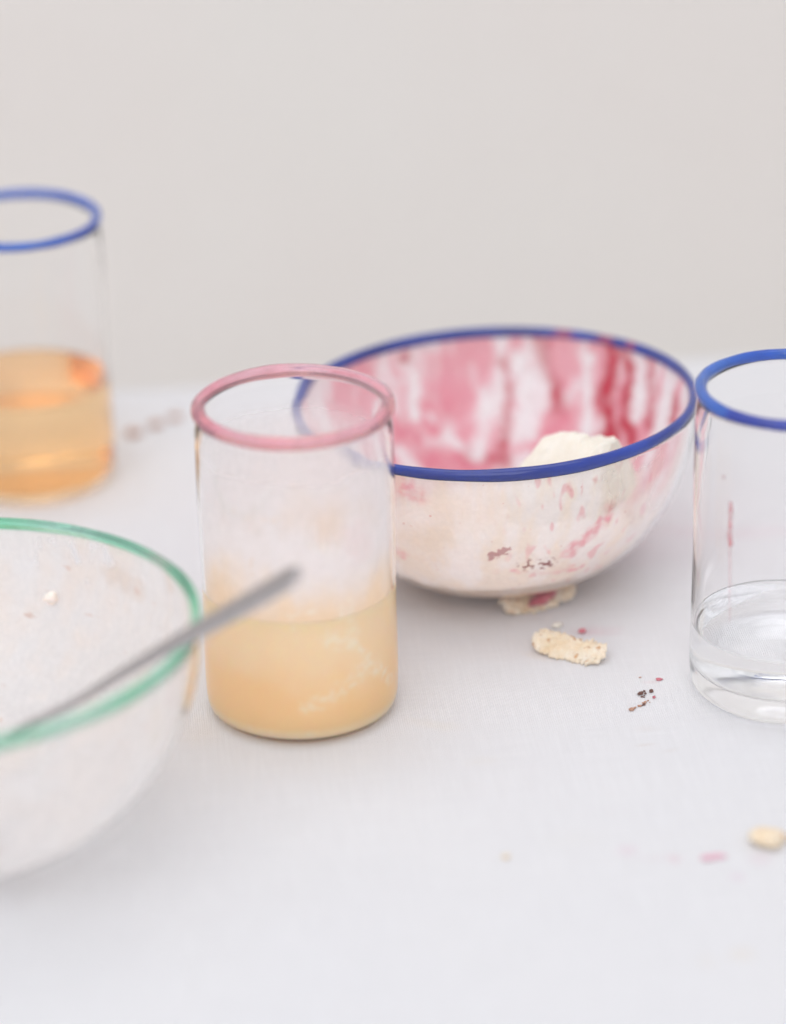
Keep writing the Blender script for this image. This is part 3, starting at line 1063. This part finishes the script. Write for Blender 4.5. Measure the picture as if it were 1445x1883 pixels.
# ------------------------------------------------------------------ crumbs on the cloth
def shard_bm(L, W, T, seed, bend=0.3, nu=46, nv=18):
    """broken flake of meringue crust: ragged outline, curled, pitted"""
    bm = bmesh.new()
    top, bot = {}, {}
    for i in range(nu + 1):
        for j in range(nv + 1):
            u, v = -1 + 2 * i / nu, -1 + 2 * j / nv
            rag = 1 + 0.22 * noise.noise(Vector((u * 2.2, seed, 0)))
            wv = v * W * 0.5 * (1 - 0.25 * u * u) * rag + 0.07 * W * noise.noise(Vector((u * 5, v * 0.5, seed + 4))) + v * 0.15 * noise.noise(Vector((u * 13, v, seed))) + v * 0.08 * noise.noise(Vector((u * 31, v, seed)))
            x = u * L * 0.5 * (1 - 0.12 * v * v + 0.1 * noise.noise(Vector((v * 2.5, seed, 8)))) + 0.13 * W * u * noise.noise(Vector((v * 6, u * 2, seed)))
            z = bend * (1 - (1 - v) ** 2 * 0.25) * 0.8 + 0.08 * L * 0.5 * u * u
            edge = (1 - abs(u) ** 8) * (1 - abs(v) ** 8)
            h = T * (0.35 + 0.65 * edge) * (0.8 + 0.5 * noise.noise(Vector((u * 3, v * 3, seed + 2))))
            pit = 0.42 * T * noise.fractal(Vector((u * 9, v * 5, seed)), 0.8, 2, 3)
            top[i, j] = bm.verts.new((x * S, wv * S, (z + h * 0.5 + pit) * S))
            bot[i, j] = bm.verts.new((x * S, wv * S, (z - h * 0.5) * S))
    for i in range(nu):
        for j in range(nv):
            bm.faces.new((top[i, j], top[i + 1, j], top[i + 1, j + 1], top[i, j + 1]))
            bm.faces.new((bot[i, j], bot[i, j + 1], bot[i + 1, j + 1], bot[i + 1, j]))
    for i in range(nu):
        bm.faces.new((top[i, 0], bot[i, 0], bot[i + 1, 0], top[i + 1, 0]))
        bm.faces.new((top[i, nv], top[i + 1, nv], bot[i + 1, nv], bot[i, nv]))
    for j in range(nv):
        bm.faces.new((top[0, j], top[0, j + 1], bot[0, j + 1], bot[0, j]))
        bm.faces.new((top[nu, j], bot[nu, j], bot[nu, j + 1], top[nu, j + 1]))
    bmesh.ops.recalc_face_normals(bm, faces=bm.faces)
    return bm


def settle(o, x, y, rot, z0=0.0):
    """put the lowest point of a turned crumb on the cloth"""
    o.rotation_euler = rot
    R_ = o.rotation_euler.to_matrix()
    lo = min((R_ @ v.co).z for v in o.data.vertices)
    o.location = (x * S, y * S, z0 * S - lo + 0.00005)


GM = 'meringue pieces'
GC = 'crumbs scattered on the tablecloth'
o = link('meringue_flake', shard_bm(3.1, 1.2, 0.13, 2.0, 0.30, 80, 30), M['toasted'])
settle(o, 6.75, 9.0, (0.20, 0.05, -0.48))
tag(o, 'broken beige meringue flake lying flat on the cloth in front of the navy rimmed bowl', 'meringue', GM)
o2 = link('meringue_flake', shard_bm(3.3, 1.2, 0.15, 5.5, 0.30, 80, 36), M['toasted'])
settle(o2, 5.75, 13.4, (0.22, -0.10, 0.42))
tag(o2, 'berry stained beige meringue flake poking out from under the navy rimmed bowl', 'meringue', GM)
st = link('berry_stain', lump_bm((0.66, 0.27, 0.07), 6.1, 0.5, sub=4, freq=1.6), M['berry'], o2, loc=(0.05, -0.30, 0.33))
st.rotation_euler = (0, -0.1, 0.15)
o = link('meringue_crumb', lump_bm((0.62, 0.55, 0.22), 9.2, 0.35, sub=4), M['toasted'])
settle(o, 12.75, -5.5, (0, 0.1, 0.5))
tag(o, 'blurred cream coloured meringue crumb on the cloth near the lower right edge', 'crumb', GM)
CR = [
    ('crumb', 6.41, 11.32, (0.20, 0.13, 0.10), 'meringue', 'tiny pale crumb between the two meringue flakes'),
    ('berry_bit', 7.35, 10.8, (0.15, 0.12, 0.08), 'berry', 'small dark red berry bit on a pink stain behind the flat meringue flake'),
    ('berry_bit', 10.04, 6.74, (0.13, 0.09, 0.03), 'berry', 'tiny pink fleck beside the right tumbler, behind the dark crumbs'),
    ('crumb', 9.24, 5.58, (0.13, 0.075, 0.06), 'brown', 'dark brown crumb, leftmost of the dark ones near the right tumbler'),
    ('crumb', 9.66, 5.75, (0.085, 0.07, 0.06), 'brown', 'dark brown crumb closest to the right tumbler, rearmost of its cluster'),
    ('berry_bit', 9.72, 5.28, (0.06, 0.05, 0.04), 'berry', 'dark red speck in front of the dark brown crumbs'),
    ('crumb', 9.42, 5.62, (0.05, 0.04, 0.03), 'brown', 'tiny dark speck between the two dark brown crumbs'),
    ('crumb', 8.80, 4.36, (0.11, 0.09, 0.04), 'tan', 'reddish brown crumb at the near end of the crumb trail by the right tumbler'),
    ('crumb', 9.33, 6.95, (0.06, 0.03, 0.02), 'tan', 'lone tan speck behind the dark brown crumbs'),
    ('berry_bit', 10.78, -6.45, (0.45, 0.16, 0.04), 'pale_berry', 'blurred pink berry smudge on the cloth at the lower right'),
    ('crumb', 3.66, -6.17, (0.15, 0.12, 0.05), 'toasted', 'blurred lone tan crumb on the bare cloth at the lower middle'),
    ('crumb', -11.70, 31.53, (0.36, 0.34, 0.08), 'tan', 'brown speck nearest the amber drink in the row of three'),
    ('crumb', -10.73, 32.48, (0.33, 0.31, 0.08), 'tan', 'middle brown speck in the row of three behind the pink rimmed tumbler'),
    ('crumb', -9.90, 33.33, (0.30, 0.28, 0.07), 'tan', 'faintest brown speck of the row of three, closest to the pink rim'),
]
for i, (nm, x, y, sz, mk, lab) in enumerate(CR):
    o = link(nm, lump_bm(sz, 2.3 + i * 1.37, 0.45, sub=3, freq=1.4), M[mk])
    settle(o, x, y, (0.1, 0.05, 0.5 if nm == 'crumb' else 0.25))
    tag(o, lab, 'crumb', GC)

random.seed(4)
for i in range(12):
    f = (i + 0.6) / 12
    r_ = random.uniform(0.022, 0.055)
    o = link('crumb', lump_bm((r_ * random.uniform(1, 1.7), r_, r_ * 0.6), 5.1 + i, 0.5, sub=2, freq=1.4), M['tan' if random.random() < 0.8 else 'brown'])
    settle(o, 8.88 + 0.66 * f + random.uniform(-0.07, 0.07), 4.40 + 0.62 * f + random.uniform(-0.13, 0.13), (0, 0, random.uniform(0, 3)))
    tag(o, 'minute reddish brown speck in the crumb trail beside the right tumbler', 'crumb', 'specks of the crumb trail')
for i in range(9):
    r_ = random.uniform(0.02, 0.045)
    o = link('crumb', lump_bm((r_ * random.uniform(1, 1.8), r_, r_ * 0.6), 25.1 + i, 0.5, sub=2, freq=1.4), M['brown'])
    settle(o, random.uniform(9.15, 9.75), random.uniform(5.35, 5.85), (0, 0, random.uniform(0, 3)))
    tag(o, 'minute dark speck strewn around the dark brown crumbs', 'crumb', 'specks around the dark crumbs')


# added scattering volume, stands in for lens veiling and lifts the darks
bm = bmesh.new()
box(bm, -150, 150, -130, 116, -72, 150)
hz = link('haze', bm, None, smooth=False)
m = bpy.data.materials.new('haze_air')
m.use_nodes = True
nt = m.node_tree
nt.nodes.remove(nt.nodes['Principled BSDF'])
pv = nt.nodes.new('ShaderNodeVolumePrincipled')
pv.inputs['Color'].default_value = (0.97, 0.97, 0.98, 1)
pv.inputs['Density'].default_value = 0.06
nt.links.new(pv.outputs[0], nt.nodes['Material Output'].inputs['Volume'])
hz.data.materials.clear()
hz.data.materials.append(m)
tag(hz, 'pale haze in the air over the whole table', kind='stuff')
